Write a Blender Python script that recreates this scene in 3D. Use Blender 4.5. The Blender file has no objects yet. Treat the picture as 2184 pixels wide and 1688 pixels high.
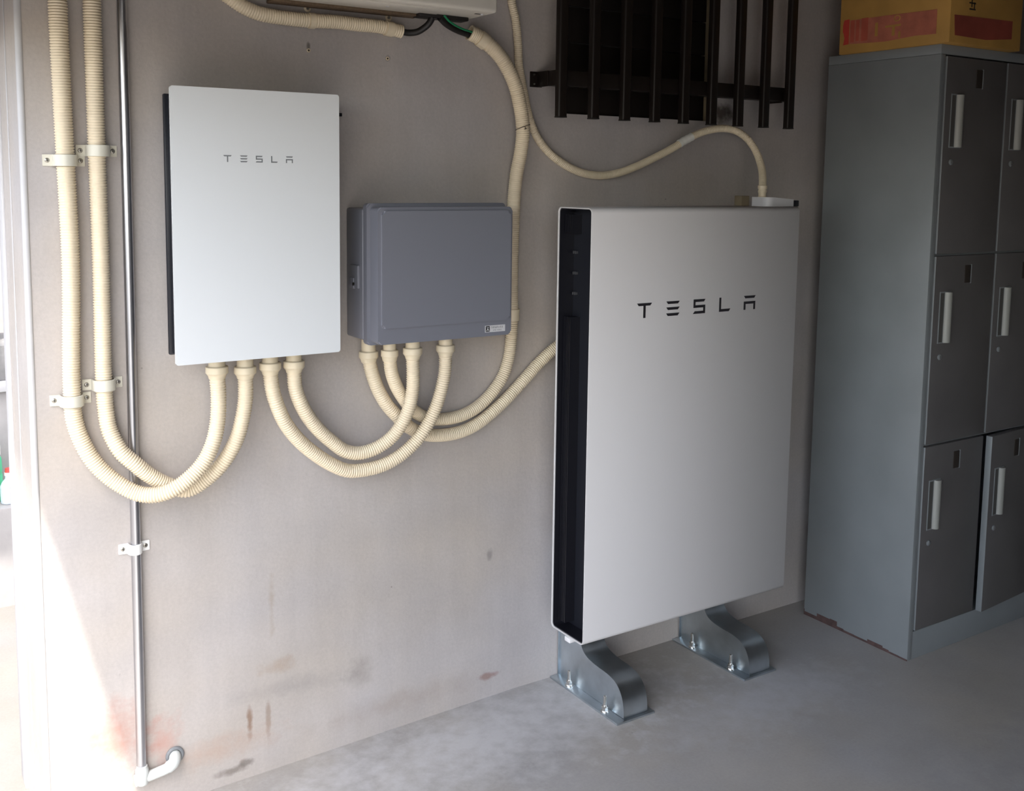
import bpy, bmesh, math, random
from mathutils import Vector, Matrix

random.seed(4)
S = bpy.context.scene
COL = S.collection

# ---------------------------------------------------------------- camera, sky, sun, exposure
def camera():
    cam = bpy.data.cameras.new('camera')
    o = bpy.data.objects.new('camera', cam)
    COL.objects.link(o)
    yaw, pitch, roll = 0.566262, -0.108644, 0.011463
    cy, sy, cp, sp = math.cos(yaw), math.sin(yaw), math.cos(pitch), math.sin(pitch)
    fwd = Vector((sy * cp, cy * cp, sp))
    rt = Vector((cy, -sy, 0))
    up = rt.cross(fwd)
    c, s = math.cos(roll), math.sin(roll)
    r2, u2 = c * rt + s * up, -s * rt + c * up
    m = Matrix((r2, u2, -fwd)).transposed().to_4x4()
    m.translation = Vector((-0.57383, -2.33119, 1.44807))
    o.matrix_world = m
    cam.sensor_width = 36.0
    cam.lens = 2192.42 * 36.0 / 2184.0
    cam.shift_x = (1092.0 - 1068.27) / 2184.0
    cam.shift_y = (618.99 - 844.0) / 2184.0
    cam.clip_start = 0.05
    S.camera = o

camera()

SUN_DIR = Vector((1.0, 2.4, -4.0)).normalized()

world = bpy.data.worlds.new('sky')
S.world = world
world.use_nodes = True
wn = world.node_tree
wn.nodes.clear()
w_out = wn.nodes.new('ShaderNodeOutputWorld')
w_bg = wn.nodes.new('ShaderNodeBackground')
w_sky = wn.nodes.new('ShaderNodeTexSky')
w_sky.sky_type = 'NISHITA'
w_sky.sun_disc = False
w_sky.sun_elevation = math.asin(-SUN_DIR.z)
w_sky.sun_rotation = math.atan2(-SUN_DIR.x, -SUN_DIR.y)
w_sky.air_density = 1.0
w_sky.dust_density = 2.5
w_bg.inputs['Strength'].default_value = 0.9
w_hs = wn.nodes.new('ShaderNodeHueSaturation')      # a hazy, whitish summer sky
w_hs.inputs['Saturation'].default_value = 0.55
wn.links.new(w_sky.outputs[0], w_hs.inputs['Color'])
wn.links.new(w_hs.outputs[0], w_bg.inputs[0])
wn.links.new(w_bg.outputs[0], w_out.inputs[0])

sun = bpy.data.lights.new('sun', 'SUN')
sun.energy = 9.0
sun.angle = math.radians(1.2)
sun.color = (1.0, 0.965, 0.90)
sun_o = bpy.data.objects.new('sun', sun)
COL.objects.link(sun_o)
sun_o.location = (-4, -3, 8)
sun_o.rotation_euler = SUN_DIR.to_track_quat('-Z', 'Y').to_euler()

S.view_settings.view_transform = 'Standard'
S.view_settings.look = 'None'
S.view_settings.gamma = 1.0
S.view_settings.use_curve_mapping = False
S.view_settings.exposure = 0.1

# ---------------------------------------------------------------- materials
def mat(name, col, rough=0.5, metal=0.0, var=0.0, vscale=8.0, bump=0.0, bscale=60.0, coat=0.0, spec=0.5, rvar=0.0):
    m = bpy.data.materials.new(name)
    m.use_nodes = True
    nt = m.node_tree
    b = nt.nodes['Principled BSDF']
    b.inputs['Roughness'].default_value = rough
    b.inputs['Metallic'].default_value = metal
    b.inputs['Coat Weight'].default_value = coat
    b.inputs['Coat Roughness'].default_value = 0.04
    b.inputs['Specular IOR Level'].default_value = spec
    b.inputs['Base Color'].default_value = (*col, 1)
    tc = nt.nodes.new('ShaderNodeTexCoord')
    if var > 0:
        n = nt.nodes.new('ShaderNodeTexNoise')
        n.inputs['Scale'].default_value = vscale
        n.inputs['Detail'].default_value = 6
        nt.links.new(tc.outputs['Object'], n.inputs['Vector'])
        r = nt.nodes.new('ShaderNodeMapRange')
        r.inputs['From Min'].default_value = 0.25
        r.inputs['From Max'].default_value = 0.75
        r.inputs['To Min'].default_value = 1 - var
        r.inputs['To Max'].default_value = 1 + var
        nt.links.new(n.outputs['Fac'], r.inputs['Value'])
        mx = nt.nodes.new('ShaderNodeMix')
        mx.data_type = 'RGBA'
        mx.blend_type = 'MULTIPLY'
        mx.inputs['Factor'].default_value = 1
        mx.inputs['A'].default_value = (*col, 1)
        nt.links.new(r.outputs['Result'], mx.inputs['B'])
        nt.links.new(mx.outputs['Result'], b.inputs['Base Color'])
        if rvar > 0:
            r2 = nt.nodes.new('ShaderNodeMapRange')
            r2.inputs['To Min'].default_value = rough - rvar
            r2.inputs['To Max'].default_value = rough + rvar
            nt.links.new(n.outputs['Fac'], r2.inputs['Value'])
            nt.links.new(r2.outputs['Result'], b.inputs['Roughness'])
    if bump > 0:
        n2 = nt.nodes.new('ShaderNodeTexNoise')
        n2.inputs['Scale'].default_value = bscale
        n2.inputs['Detail'].default_value = 5
        nt.links.new(tc.outputs['Object'], n2.inputs['Vector'])
        bp = nt.nodes.new('ShaderNodeBump')
        bp.inputs['Strength'].default_value = bump
        bp.inputs['Distance'].default_value = 0.004
        nt.links.new(n2.outputs['Fac'], bp.inputs['Height'])
        nt.links.new(bp.outputs['Normal'], b.inputs['Normal'])
    return m

def cement(name, base, stains, warm=(1.0, 0.96, 0.90), cool=(0.97, 0.98, 1.02), rough=0.85, bump=0.25, spec=0.3, streak=True):
    """trowelled cement: broad mottling, fine grain, and stains that each have a place and a size in metres"""
    m = bpy.data.materials.new(name)
    m.use_nodes = True
    nt = m.node_tree
    L = nt.links.new
    b = nt.nodes['Principled BSDF']
    b.inputs['Roughness'].default_value = rough
    b.inputs['Specular IOR Level'].default_value = spec
    tc = nt.nodes.new('ShaderNodeTexCoord')

    def noise(scale, detail, sc=(1, 1, 1)):
        mp = nt.nodes.new('ShaderNodeMapping')
        mp.inputs['Scale'].default_value = sc
        L(tc.outputs['Object'], mp.inputs['Vector'])
        n = nt.nodes.new('ShaderNodeTexNoise')
        n.inputs['Scale'].default_value = scale
        n.inputs['Detail'].default_value = detail
        n.inputs['Roughness'].default_value = 0.6
        L(mp.outputs[0], n.inputs['Vector'])
        return n.outputs['Fac']

    def rng(src, a, bb, lo, hi):
        r = nt.nodes.new('ShaderNodeMapRange')
        r.inputs['From Min'].default_value = a
        r.inputs['From Max'].default_value = bb
        r.inputs['To Min'].default_value = lo
        r.inputs['To Max'].default_value = hi
        L(src, r.inputs['Value'])
        return r.outputs['Result']

    def mix(fac, a, bcol, mode='MIX'):
        x = nt.nodes.new('ShaderNodeMix')
        x.data_type = 'RGBA'
        x.blend_type = mode
        for key, v in (('Factor', fac), ('A', a), ('B', bcol)):
            if isinstance(v, (tuple, float, int)):
                x.inputs[key].default_value = v if key == 'Factor' else (*v, 1)
            else:
                L(v, x.inputs[key])
        return x.outputs['Result']

    tint = mix(rng(noise(1.6, 3), 0.35, 0.65, 0, 1), warm, cool)
    col = mix(1.0, base, tint, 'MULTIPLY')
    col = mix(1.0, col, rng(noise(4.0, 7), 0.25, 0.75, 0.90, 1.09), 'MULTIPLY')
    col = mix(1.0, col, rng(noise(130, 4), 0.2, 0.8, 0.93, 1.07), 'MULTIPLY')
    if streak:
        col = mix(1.0, col, rng(noise(5, 4, (5, 5, 0.5)), 0.25, 0.75, 0.965, 1.03), 'MULTIPLY')
    # tiny dark pits
    vo = nt.nodes.new('ShaderNodeTexVoronoi')
    vo.inputs['Scale'].default_value = 16
    L(tc.outputs['Object'], vo.inputs['Vector'])
    pits = rng(vo.outputs['Distance'], 0.02, 0.05, 0.55, 0.0)
    gate = rng(noise(7, 2), 0.58, 0.62, 0, 1)
    mm = nt.nodes.new('ShaderNodeMath')
    mm.operation = 'MULTIPLY'
    L(pits, mm.inputs[0])
    L(gate, mm.inputs[1])
    col = mix(mm.outputs[0], col, (0.10, 0.085, 0.075))
    warp = noise(22, 5)
    for (c, rad, sc, amt, hard) in stains:
        mp = nt.nodes.new('ShaderNodeMapping')
        mp.vector_type = 'POINT'
        mp.inputs['Location'].default_value = tuple(-c[i] / rad[i] for i in range(3))
        mp.inputs['Scale'].default_value = tuple(1.0 / r for r in rad)
        L(tc.outputs['Object'], mp.inputs['Vector'])
        ln = nt.nodes.new('ShaderNodeVectorMath')
        ln.operation = 'LENGTH'
        L(mp.outputs[0], ln.inputs[0])
        ad = nt.nodes.new('ShaderNodeMath')
        ad.operation = 'MULTIPLY_ADD'
        L(warp, ad.inputs[0])
        ad.inputs[1].default_value = 2.2
        L(ln.outputs['Value'], ad.inputs[2])
        f = rng(ad.outputs[0], 1.1 + hard, 2.1, amt, 0.0)
        col = mix(f, col, sc)
    L(col, b.inputs['Base Color'])
    bp = nt.nodes.new('ShaderNodeBump')
    bp.inputs['Strength'].default_value = bump
    bp.inputs['Distance'].default_value = 0.004
    L(noise(45, 6), bp.inputs['Height'])
    L(bp.outputs['Normal'], b.inputs['Normal'])
    return m

WALL_STAINS = [
    # centre (x,y,z), radii, colour, strength, hardness
    ((0.150, 0, 0.008), (0.050, 0.3, 0.014), (0.13, 0.11, 0.09), 0.6, 0.3),
    ((0.185, 0, 0.018), (0.022, 0.3, 0.012), (0.11, 0.095, 0.08), 0.6, 0.4),
    ((0.196, 0, 0.120), (0.010, 0.3, 0.055), (0.22, 0.13, 0.08), 0.75, 0.3),
    ((0.243, 0, 0.120), (0.008, 0.3, 0.060), (0.26, 0.19, 0.14), 0.6, 0.3),
    ((-0.120, 0, 0.170), (0.10, 0.3, 0.10), (0.42, 0.20, 0.15), 0.65, 0.0),
    ((-0.010, 0, 0.130), (0.05, 0.3, 0.08), (0.45, 0.22, 0.17), 0.55, 0.0),
    ((0.130, 0, 0.075), (0.16, 0.3, 0.05), (0.42, 0.29, 0.22), 0.45, 0.0),
    ((0.267, 0, 0.245), (0.06, 0.3, 0.025), (0.30, 0.20, 0.11), 0.5, 0.0),
    ((0.492, 0, 0.170), (0.05, 0.3, 0.05), (0.16, 0.14, 0.12), 0.35, 0.0),
    ((0.30, 0, 0.18), (0.20, 0.3, 0.03), (0.20, 0.19, 0.18), 0.25, 0.0),
    ((0.255, 0, 0.400), (0.010, 0.3, 0.09), (0.30, 0.24, 0.17), 0.4, 0.2),
    ((0.882, 0, 0.409), (0.012, 0.3, 0.02), (0.16, 0.15, 0.14), 0.5, 0.3),
    ((0.879, 0, 0.060), (0.050, 0.3, 0.012), (0.22, 0.10, 0.08), 0.6, 0.3),
    ((0.363, 0, 1.752), (0.006, 0.3, 0.011), (0.08, 0.07, 0.06), 0.7, 0.4),
    ((0.569, 0, 1.738), (0.009, 0.3, 0.010), (0.12, 0.10, 0.09), 0.6, 0.4),
    ((1.700, 0, 1.655), (0.085, 0.3, 0.035), (0.055, 0.040, 0.030), 0.85, 0.3),
    ((0.60, 0, 0.06), (0.35, 0.3, 0.04), (0.30, 0.24, 0.20), 0.3, 0.0),
]
FLOOR_STAINS = [
    ((0.75, -0.18, 0), (0.75, 0.24, 0.3), (0.56, 0.55, 0.55), 0.75, 0.0),  # pale dust by the wall, strengthened to stand in for missing light
    ((1.50, -0.42, 0), (0.45, 0.16, 0.3), (0.48, 0.48, 0.50), 0.5, 0.0),
    ((1.25, -0.80, 0), (0.03, 0.02, 0.3), (0.55, 0.56, 0.56), 0.6, 0.2),
    ((1.9, -1.1, 0), (0.5, 0.3, 0.3), (0.20, 0.19, 0.20), 0.3, 0.0),
]
M = {}
M['wall'] = cement('cement_wall', (0.445, 0.413, 0.39), WALL_STAINS)
M['floor'] = cement('cement_floor', (0.365, 0.348, 0.325), FLOOR_STAINS, rough=0.6, bump=0.15, spec=0.5, streak=False)
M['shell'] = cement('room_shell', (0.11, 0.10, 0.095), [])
M['ground'] = cement('outdoor_ground', (0.21, 0.20, 0.187), [], streak=False)
M['conduit'] = mat('cream_conduit', (0.76, 0.65, 0.475), 0.42, var=0.05, vscale=30)
M['conduit_tie'] = mat('cable_tie', (0.10, 0.075, 0.05), 0.5)
M['fitting'] = mat('cream_fitting', (0.72, 0.62, 0.45), 0.4, var=0.04, vscale=40)
M['saddle'] = mat('ivory_saddle', (0.66, 0.63, 0.53), 0.22, var=0.03, vscale=30)
M['screw'] = mat('screw_steel', (0.40, 0.38, 0.34), 0.35, metal=0.9)
M['tape'] = mat('white_tape', (0.74, 0.73, 0.68), 0.5)
M['pipe'] = mat('bare_steel_pipe', (0.50, 0.50, 0.52), 0.30, metal=0.95, var=0.06, vscale=20)
M['pvc'] = mat('grey_white_pvc', (0.62, 0.64, 0.62), 0.35, var=0.05, vscale=30)
M['white_saddle'] = mat('white_saddle', (0.80, 0.80, 0.78), 0.35)
M['glass'] = mat('white_back_painted_glass', (0.76, 0.78, 0.79), 0.16, coat=0.6, spec=0.5, bump=0.01, bscale=12)
M['dark'] = mat('dark_housing', (0.012, 0.013, 0.018), 0.35, spec=0.4)
M['logo_grey'] = mat('logo_grey', (0.20, 0.21, 0.22), 0.4)
M['logo_dark'] = mat('logo_dark', (0.022, 0.020, 0.024), 0.35)
M['clip_grey'] = mat('dull_clip', (0.06, 0.06, 0.065), 0.4)
M['battery'] = mat('satin_white_shell', (0.61, 0.59, 0.58), 0.48, bump=0.04, bscale=900)
M['fin'] = mat('black_fins', (0.010, 0.010, 0.014), 0.3)
M['pullbox'] = mat('blue_grey_plastic', (0.19, 0.194, 0.226), 0.34, bump=0.03, bscale=500)
M['plate_silver'] = mat('silver_label', (0.62, 0.61, 0.62), 0.35)
M['black_print'] = mat('black_print', (0.012, 0.012, 0.014), 0.5)
M['white_print'] = mat('white_print', (0.7, 0.7, 0.7), 0.5)
M['zinc'] = mat('galvanised_steel', (0.60, 0.66, 0.70), 0.34, metal=1.0, var=0.16, vscale=14, rvar=0.14)
M['bolt'] = mat('bright_bolt', (0.68, 0.66, 0.62), 0.2, metal=1.0)
M['grille'] = mat('dark_brown_metal', (0.011, 0.0075, 0.006), 0.40, bump=0.05, bscale=400, spec=0.35)
M['shutter'] = mat('dark_brown_boards', (0.008, 0.0052, 0.004), 0.7, spec=0.2, var=0.3, vscale=6)
M['frame_wood'] = mat('tan_window_frame', (0.24, 0.19, 0.12), 0.55, var=0.2, vscale=14)
M['locker'] = mat('grey_locker_paint', (0.22, 0.235, 0.24), 0.36, var=0.07, vscale=7, bump=0.02, bscale=200)
M['locker_front_shaded'] = mat('shaded_locker_door_paint', (0.115, 0.108, 0.105), 0.42, var=0.12, vscale=6)  # locker paint darkened: the shade on the door fronts is in the colour
M['rust'] = mat('rusty_edge', (0.085, 0.05, 0.045), 0.8, var=0.4, vscale=40)
M['handle'] = mat('locker_handle_grey', (0.33, 0.33, 0.30), 0.4)
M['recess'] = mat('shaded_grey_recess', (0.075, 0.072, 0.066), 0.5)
M['slot'] = mat('dark_slot', (0.03, 0.022, 0.017), 0.6)
M['carton'] = mat('orange_brown_carton', (0.42, 0.23, 0.055), 0.75, var=0.18, vscale=9)
M['red_tape'] = mat('red_print', (0.48, 0.045, 0.03), 0.6, var=0.12, vscale=30)
M['red_faded'] = mat('faded_red_print', (0.42, 0.13, 0.08), 0.65, var=0.2, vscale=30)
M['red_mid'] = mat('worn_red_print', (0.42, 0.085, 0.05), 0.65, var=0.15, vscale=30)
M['red_dark'] = mat('dull_red_print', (0.27, 0.055, 0.035), 0.7, var=0.2, vscale=20)
M['acbody'] = mat('cream_appliance', (0.66, 0.62, 0.55), 0.4, bump=0.04, bscale=700)
M['brown_mesh'] = mat('brown_strip', (0.13, 0.085, 0.05), 0.8, var=0.3, vscale=200, bump=0.4, bscale=500)
M['black'] = mat('black_rubber', (0.012, 0.010, 0.009), 0.5)
M['green'] = mat('green_wire', (0.01, 0.20, 0.08), 0.4)
M['greenbottle'] = mat('green_plastic', (0.02, 0.48, 0.22), 0.4)
M['whiteplastic'] = mat('white_plastic', (0.80, 0.79, 0.78), 0.4)
M['clearplastic'] = mat('pale_label_plastic', (0.55, 0.60, 0.66), 0.3, var=0.25, vscale=40)
M['redplastic'] = mat('red_plastic', (0.5, 0.06, 0.05), 0.4)
M['block'] = mat('concrete_block', (0.20, 0.195, 0.19), 0.9, var=0.25, vscale=14, bump=0.3, bscale=90)
M['slab'] = mat('pale_concrete', (0.36, 0.34, 0.33), 0.85, var=0.12, vscale=9, bump=0.2, bscale=60)
M['bead'] = mat('pale_render', (0.50, 0.49, 0.49), 0.8, var=0.05, vscale=20)

# ---------------------------------------------------------------- mesh helpers
def nb():
    return bmesh.new()

def box(bm, x0, x1, y0, y1, z0, z1, bevel=0.0, seg=2):
    vs = [bm.verts.new((x, y, z)) for x in (x0, x1) for y in (y0, y1) for z in (z0, z1)]
    idx = [(0, 1, 3, 2), (4, 6, 7, 5), (0, 4, 5, 1), (2, 3, 7, 6), (0, 2, 6, 4), (1, 5, 7, 3)]
    fs = [bm.faces.new([vs[i] for i in f]) for f in idx]
    if bevel > 0:
        es = list({e for f in fs for e in f.edges})
        bmesh.ops.bevel(bm, geom=es, offset=bevel, segments=seg, affect='EDGES', profile=0.5)
    return bm

def prism(bm, poly, axis, a, b):
    """poly: 2-D outline in the two other axes (order x,y,z without axis)"""
    def P(p, t):
        q = list(p)
        q.insert(axis, t)
        return q
    va = [bm.verts.new(P(p, a)) for p in poly]
    vb = [bm.verts.new(P(p, b)) for p in poly]
    n = len(poly)
    bm.faces.new(va)
    bm.faces.new(list(reversed(vb)))
    for i in range(n):
        j = (i + 1) % n
        bm.faces.new((va[i], vb[i], vb[j], va[j]))
    return bm

def rrect(x0, x1, z0, z1, r, seg=6):
    out = []
    for cx, cz, a0 in ((x1 - r, z1 - r, 0), (x0 + r, z1 - r, 90), (x0 + r, z0 + r, 180), (x1 - r, z0 + r, 270)):
        for k in range(seg + 1):
            a = math.radians(a0 + 90 * k / seg)
            out.append((cx + r * math.cos(a), cz + r * math.sin(a)))
    return out

def basis(d):
    d = Vector(d).normalized()
    t = Vector((0, 1, 0)) if abs(d.y) < 0.9 else Vector((1, 0, 0))
    u = d.cross(t).normalized()
    return d, u, d.cross(u).normalized()

def lathe(bm, origin, axis, prof, seg=20, cap=True):
    """prof: list of (distance along axis, radius)"""
    o = Vector(origin)
    d, u, v = basis(axis)
    rings = []
    for (h, r) in prof:
        rings.append([bm.verts.new(o + d * h + (u * math.cos(2 * math.pi * k / seg) + v * math.sin(2 * math.pi * k / seg)) * max(r, 1e-5)) for k in range(seg)])
    for a, b in zip(rings, rings[1:]):
        for k in range(seg):
            bm.faces.new((a[k], a[(k + 1) % seg], b[(k + 1) % seg], b[k]))
    if cap:
        bm.faces.new(list(reversed(rings[0])))
        bm.faces.new(rings[-1])
    return bm

def spline(pts, step):
    P = [Vector(p) for p in pts]
    P = [P[0] * 2 - P[1]] + P + [P[-1] * 2 - P[-2]]
    dense = []
    for i in range(1, len(P) - 2):
        p0, p1, p2, p3 = P[i - 1:i + 3]
        t0, t1 = 0.0, max((p1 - p0).length, 1e-6) ** 0.5
        t2 = t1 + max((p2 - p1).length, 1e-6) ** 0.5
        t3 = t2 + max((p3 - p2).length, 1e-6) ** 0.5
        for k in range(24):
            t = t1 + (t2 - t1) * k / 24
            a1 = p0 * ((t1 - t) / (t1 - t0)) + p1 * ((t - t0) / (t1 - t0))
            a2 = p1 * ((t2 - t) / (t2 - t1)) + p2 * ((t - t1) / (t2 - t1))
            a3 = p2 * ((t3 - t) / (t3 - t2)) + p3 * ((t - t2) / (t3 - t2))
            b1 = a1 * ((t2 - t) / (t2 - t0)) + a2 * ((t - t0) / (t2 - t0))
            b2 = a2 * ((t3 - t) / (t3 - t1)) + a3 * ((t - t1) / (t3 - t1))
            dense.append(b1 * ((t2 - t) / (t2 - t1)) + b2 * ((t - t1) / (t2 - t1)))
    dense.append(P[-2])
    out, acc, prev, nxt = [dense[0]], 0.0, dense[0], step
    for q in dense[1:]:
        seg = (q - prev).length
        while acc + seg >= nxt and seg > 0:
            out.append(prev.lerp(q, (nxt - acc) / seg))
            nxt += step
        acc += seg
        prev = q
    if (out[-1] - dense[-1]).length > step * 0.3:
        out.append(dense[-1])
    return out, acc

def sweep(bm, centres, radii, seg=16, cap=True):
    n = len(centres)
    ref = Vector((0, 1, 0.01)).normalized()
    rings = []
    for i in range(n):
        a, b = centres[max(i - 1, 0)], centres[min(i + 1, n - 1)]
        t = (b - a).normalized()
        u = (ref - t * ref.dot(t)).normalized()
        v = t.cross(u)
        ref = u
        r = radii[i]
        rings.append([bm.verts.new(centres[i] + (u * math.cos(2 * math.pi * k / seg) + v * math.sin(2 * math.pi * k / seg)) * r) for k in range(seg)])
    for a, b in zip(rings, rings[1:]):
        for k in range(seg):
            bm.faces.new((a[k], a[(k + 1) % seg], b[(k + 1) % seg], b[k]))
    if cap:
        bm.faces.new(list(reversed(rings[0])))
        bm.faces.new(rings[-1])
    return bm

def ribbed(pts, r0, r1=None, pitch=0.0058, depth=0.0023, open_start=False, open_end=False):
    r1 = r1 if r1 is not None else r0
    cs, total = spline(pts, pitch / 4)
    rad = []
    for i in range(len(cs)):
        r = r0 + (r1 - r0) * i / (len(cs) - 1)
        rad.append(r - (0.0, 0.1, 1.0, 0.9)[i % 4] * depth)
    bm = nb()
    if open_start:
        cs = [cs[12]] + [cs[0]] + cs
        rad = [r0 * 0.82, r0 * 0.82] + rad
    if open_end:
        cs = cs + [cs[-1], cs[-12]]
        rad = rad + [r1 * 0.82, r1 * 0.82]
    # keep the sweep frame stable where the tube folds into its own mouth
    return tube_with_mouth(bm, cs, rad, open_start, open_end)

def tube_with_mouth(bm, cs, rad, os_, oe):
    seg = 18
    core = cs[2:] if os_ else cs
    core = core[:-2] if oe else core
    n = len(core)
    ref = Vector((0, 1, 0.01)).normalized()
    frames = []
    for i in range(n):
        t = (core[min(i + 1, n - 1)] - core[max(i - 1, 0)]).normalized()
        u = (ref - t * ref.dot(t)).normalized()
        frames.append((u, t.cross(u)))
        ref = u
    fr = list(frames)
    if os_:
        fr = [frames[12], frames[0]] + fr
    if oe:
        fr = fr + [frames[-1], frames[-12]]
    rings = []
    for c, r, (u, v) in zip(cs, rad, fr):
        rings.append([bm.verts.new(c + (u * math.cos(2 * math.pi * k / seg) + v * math.sin(2 * math.pi * k / seg)) * r) for k in range(seg)])
    for a, b in zip(rings, rings[1:]):
        for k in range(seg):
            bm.faces.new((a[k], a[(k + 1) % seg], b[(k + 1) % seg], b[k]))
    bm.faces.new(list(reversed(rings[0])))
    bm.faces.new(rings[-1])
    return bm

def smooth_tube(pts, r, step=0.004, seg=14):
    cs, _ = spline(pts, step)
    return sweep(nb(), cs, [r] * len(cs), seg)

# ---------------------------------------------------------------- scene helpers
def world_of(o):
    p = Vector((0, 0, 0))
    while o is not None:
        p += o.location
        o = o.parent
    return p

def obj(name, bm, m, parent=None, angle=35, at=None):
    """links bm (built in world coordinates) as one mesh object whose origin is its parent's, or AT, or the foot of its own bounds"""
    bmesh.ops.recalc_face_normals(bm, faces=bm.faces)
    if parent is not None:
        org = world_of(parent)
    elif at is not None:
        org = Vector(at)
    else:
        xs = [v.co.x for v in bm.verts]
        ys = [v.co.y for v in bm.verts]
        zs = [v.co.z for v in bm.verts]
        org = Vector(((min(xs) + max(xs)) / 2, (min(ys) + max(ys)) / 2, min(zs)))
    bmesh.ops.translate(bm, verts=bm.verts, vec=-org)
    me = bpy.data.meshes.new(name)
    bm.to_mesh(me)
    bm.free()
    for p in me.polygons:
        p.use_smooth = True
    me.set_sharp_from_angle(angle=math.radians(angle))
    for mm in (m if isinstance(m, (list, tuple)) else [m]):
        me.materials.append(mm)
    o = bpy.data.objects.new(name, me)
    COL.objects.link(o)
    if parent is not None:
        o.parent = parent
    else:
        o.location = org
    return o

def tag(o, label, cat, group=None):
    o['label'] = label
    o['category'] = cat
    if group:
        o['group'] = group
    return o

def thing(name, label, cat, loc, group=None):
    o = bpy.data.objects.new(name, None)
    COL.objects.link(o)
    o.location = loc
    o.empty_display_size = 0.05
    return tag(o, label, cat, group)

def struct(name, bm, m, at=(0, 0, 0), angle=35):
    o = obj(name, bm, m, None, angle, at)
    o['kind'] = 'structure'
    return o

def copy_tree(src, loc, label):
    c = src.copy()
    COL.objects.link(c)
    c.location = loc
    c['label'] = label
    for ch in list(src.children):
        d = ch.copy()
        COL.objects.link(d)
        d.parent = c
        for g in list(ch.children):
            e = g.copy()
            COL.objects.link(e)
            e.parent = d
    return c

# conduit and cable centre lines, metres (x along the wall, y out of it, z up)
PATH_A = [(-0.1882,-0.0220,1.8376), (-0.1894,-0.0220,1.8001), (-0.1859,-0.0220,1.5343), (-0.1814,-0.0220,1.2607), (-0.1877,-0.0220,0.9901), (-0.1845,-0.0230,0.9195), (-0.1676,-0.0280,0.8629), (-0.1415,-0.0360,0.8156), (-0.1050,-0.0470,0.7775), (-0.0656,-0.0620,0.7522), (-0.0326,-0.0780,0.7482), (0.0020,-0.0900,0.7581), (0.0364,-0.0930,0.7786), (0.0699,-0.0910,0.8096), (0.0929,-0.0870,0.8495), (0.1056,-0.0830,0.8975), (0.1096,-0.0800,0.9512), (0.1073,-0.0800,0.9984)]
PATH_B = [(-0.1232,-0.0220,1.8447), (-0.1227,-0.0220,1.8067), (-0.1222,-0.0220,1.5365), (-0.1209,-0.0220,1.2587), (-0.1222,-0.0220,0.9824), (-0.1204,-0.0240,0.9370), (-0.1150,-0.0300,0.8919), (-0.0959,-0.0430,0.8464), (-0.0679,-0.0490,0.8156), (-0.0381,-0.0490,0.7859), (-0.0006,-0.0490,0.7589), (0.0439,-0.0520,0.7409), (0.0913,-0.0620,0.7667), (0.1255,-0.0720,0.8047), (0.1504,-0.0780,0.8508), (0.1636,-0.0800,0.8976), (0.1714,-0.0800,0.9446), (0.1717,-0.0800,0.9923)]
PATH_C = [(0.2308,-0.0800,0.9943), (0.2353,-0.0800,0.9565), (0.2465,-0.0790,0.9176), (0.2668,-0.0750,0.8733), (0.2983,-0.0700,0.8300), (0.3348,-0.0660,0.7935), (0.3846,-0.0640,0.7550), (0.4275,-0.0640,0.7324), (0.4615,-0.0660,0.7280), (0.5156,-0.0700,0.7330), (0.5611,-0.0750,0.7506), (0.6028,-0.0810,0.7814), (0.6365,-0.0850,0.8227), (0.6616,-0.0880,0.8700), (0.6765,-0.0900,0.9171), (0.6858,-0.0900,0.9621), (0.6869,-0.0900,1.0017)]
PATH_D = [(0.2881,-0.0800,0.9934), (0.2915,-0.0790,0.9540), (0.3061,-0.0760,0.9138), (0.3277,-0.0710,0.8765), (0.3555,-0.0660,0.8413), (0.3895,-0.0620,0.8084), (0.4224,-0.0620,0.7819), (0.4576,-0.0640,0.7718), (0.4978,-0.0700,0.7784), (0.5365,-0.0800,0.8017), (0.5626,-0.0900,0.8363), (0.5811,-0.0970,0.8807), (0.5886,-0.1000,0.9242), (0.5898,-0.1000,0.9642), (0.5884,-0.1000,1.0044)]
PATH_E = [(0.4949,-0.0450,1.0038), (0.5037,-0.0450,0.9666), (0.5194,-0.0440,0.9247), (0.5444,-0.0430,0.8813), (0.5711,-0.0420,0.8505), (0.6107,-0.0400,0.8126), (0.6540,-0.0350,0.7889), (0.7049,-0.0280,0.7772), (0.7652,-0.0240,0.7769), (0.8204,-0.0210,0.7905), (0.8703,-0.0210,0.8181), (0.9210,-0.0210,0.8540), (0.9725,-0.0210,0.8970), (1.0240,-0.0220,0.9423), (1.0653,-0.0300,0.9769), (1.1131,-0.0600,1.0210)]
PATH_F2 = [(0.5378,-0.0750,1.0083), (0.5431,-0.0720,0.9721), (0.5600,-0.0640,0.9325), (0.5858,-0.0520,0.8954), (0.6266,-0.0350,0.8524), (0.6735,-0.0240,0.8263), (0.7287,-0.0200,0.8165), (0.7821,-0.0190,0.8214), (0.8313,-0.0190,0.8414), (0.8747,-0.0200,0.8767), (0.9050,-0.0210,0.9164), (0.9225,-0.0210,0.9639), (0.9293,-0.0210,1.0148), (0.9329,-0.0210,1.0800)]
PATH_F1 = [(0.9329,-0.0210,1.0800), (0.9307,-0.0210,1.1210), (0.9292,-0.0210,1.2239), (0.9313,-0.0220,1.3397), (0.9314,-0.0230,1.3860), (0.9359,-0.0270,1.4570), (0.9418,-0.0360,1.5115), (0.9432,-0.0440,1.5618), (0.9397,-0.0460,1.5989), (0.9301,-0.0460,1.6441), (0.9177,-0.0460,1.6846), (0.8980,-0.0440,1.7239), (0.8748,-0.0380,1.7593), (0.8428,-0.0300,1.7898), (0.8131,-0.0240,1.8082), (0.7905,-0.0220,1.8165)]
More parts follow.
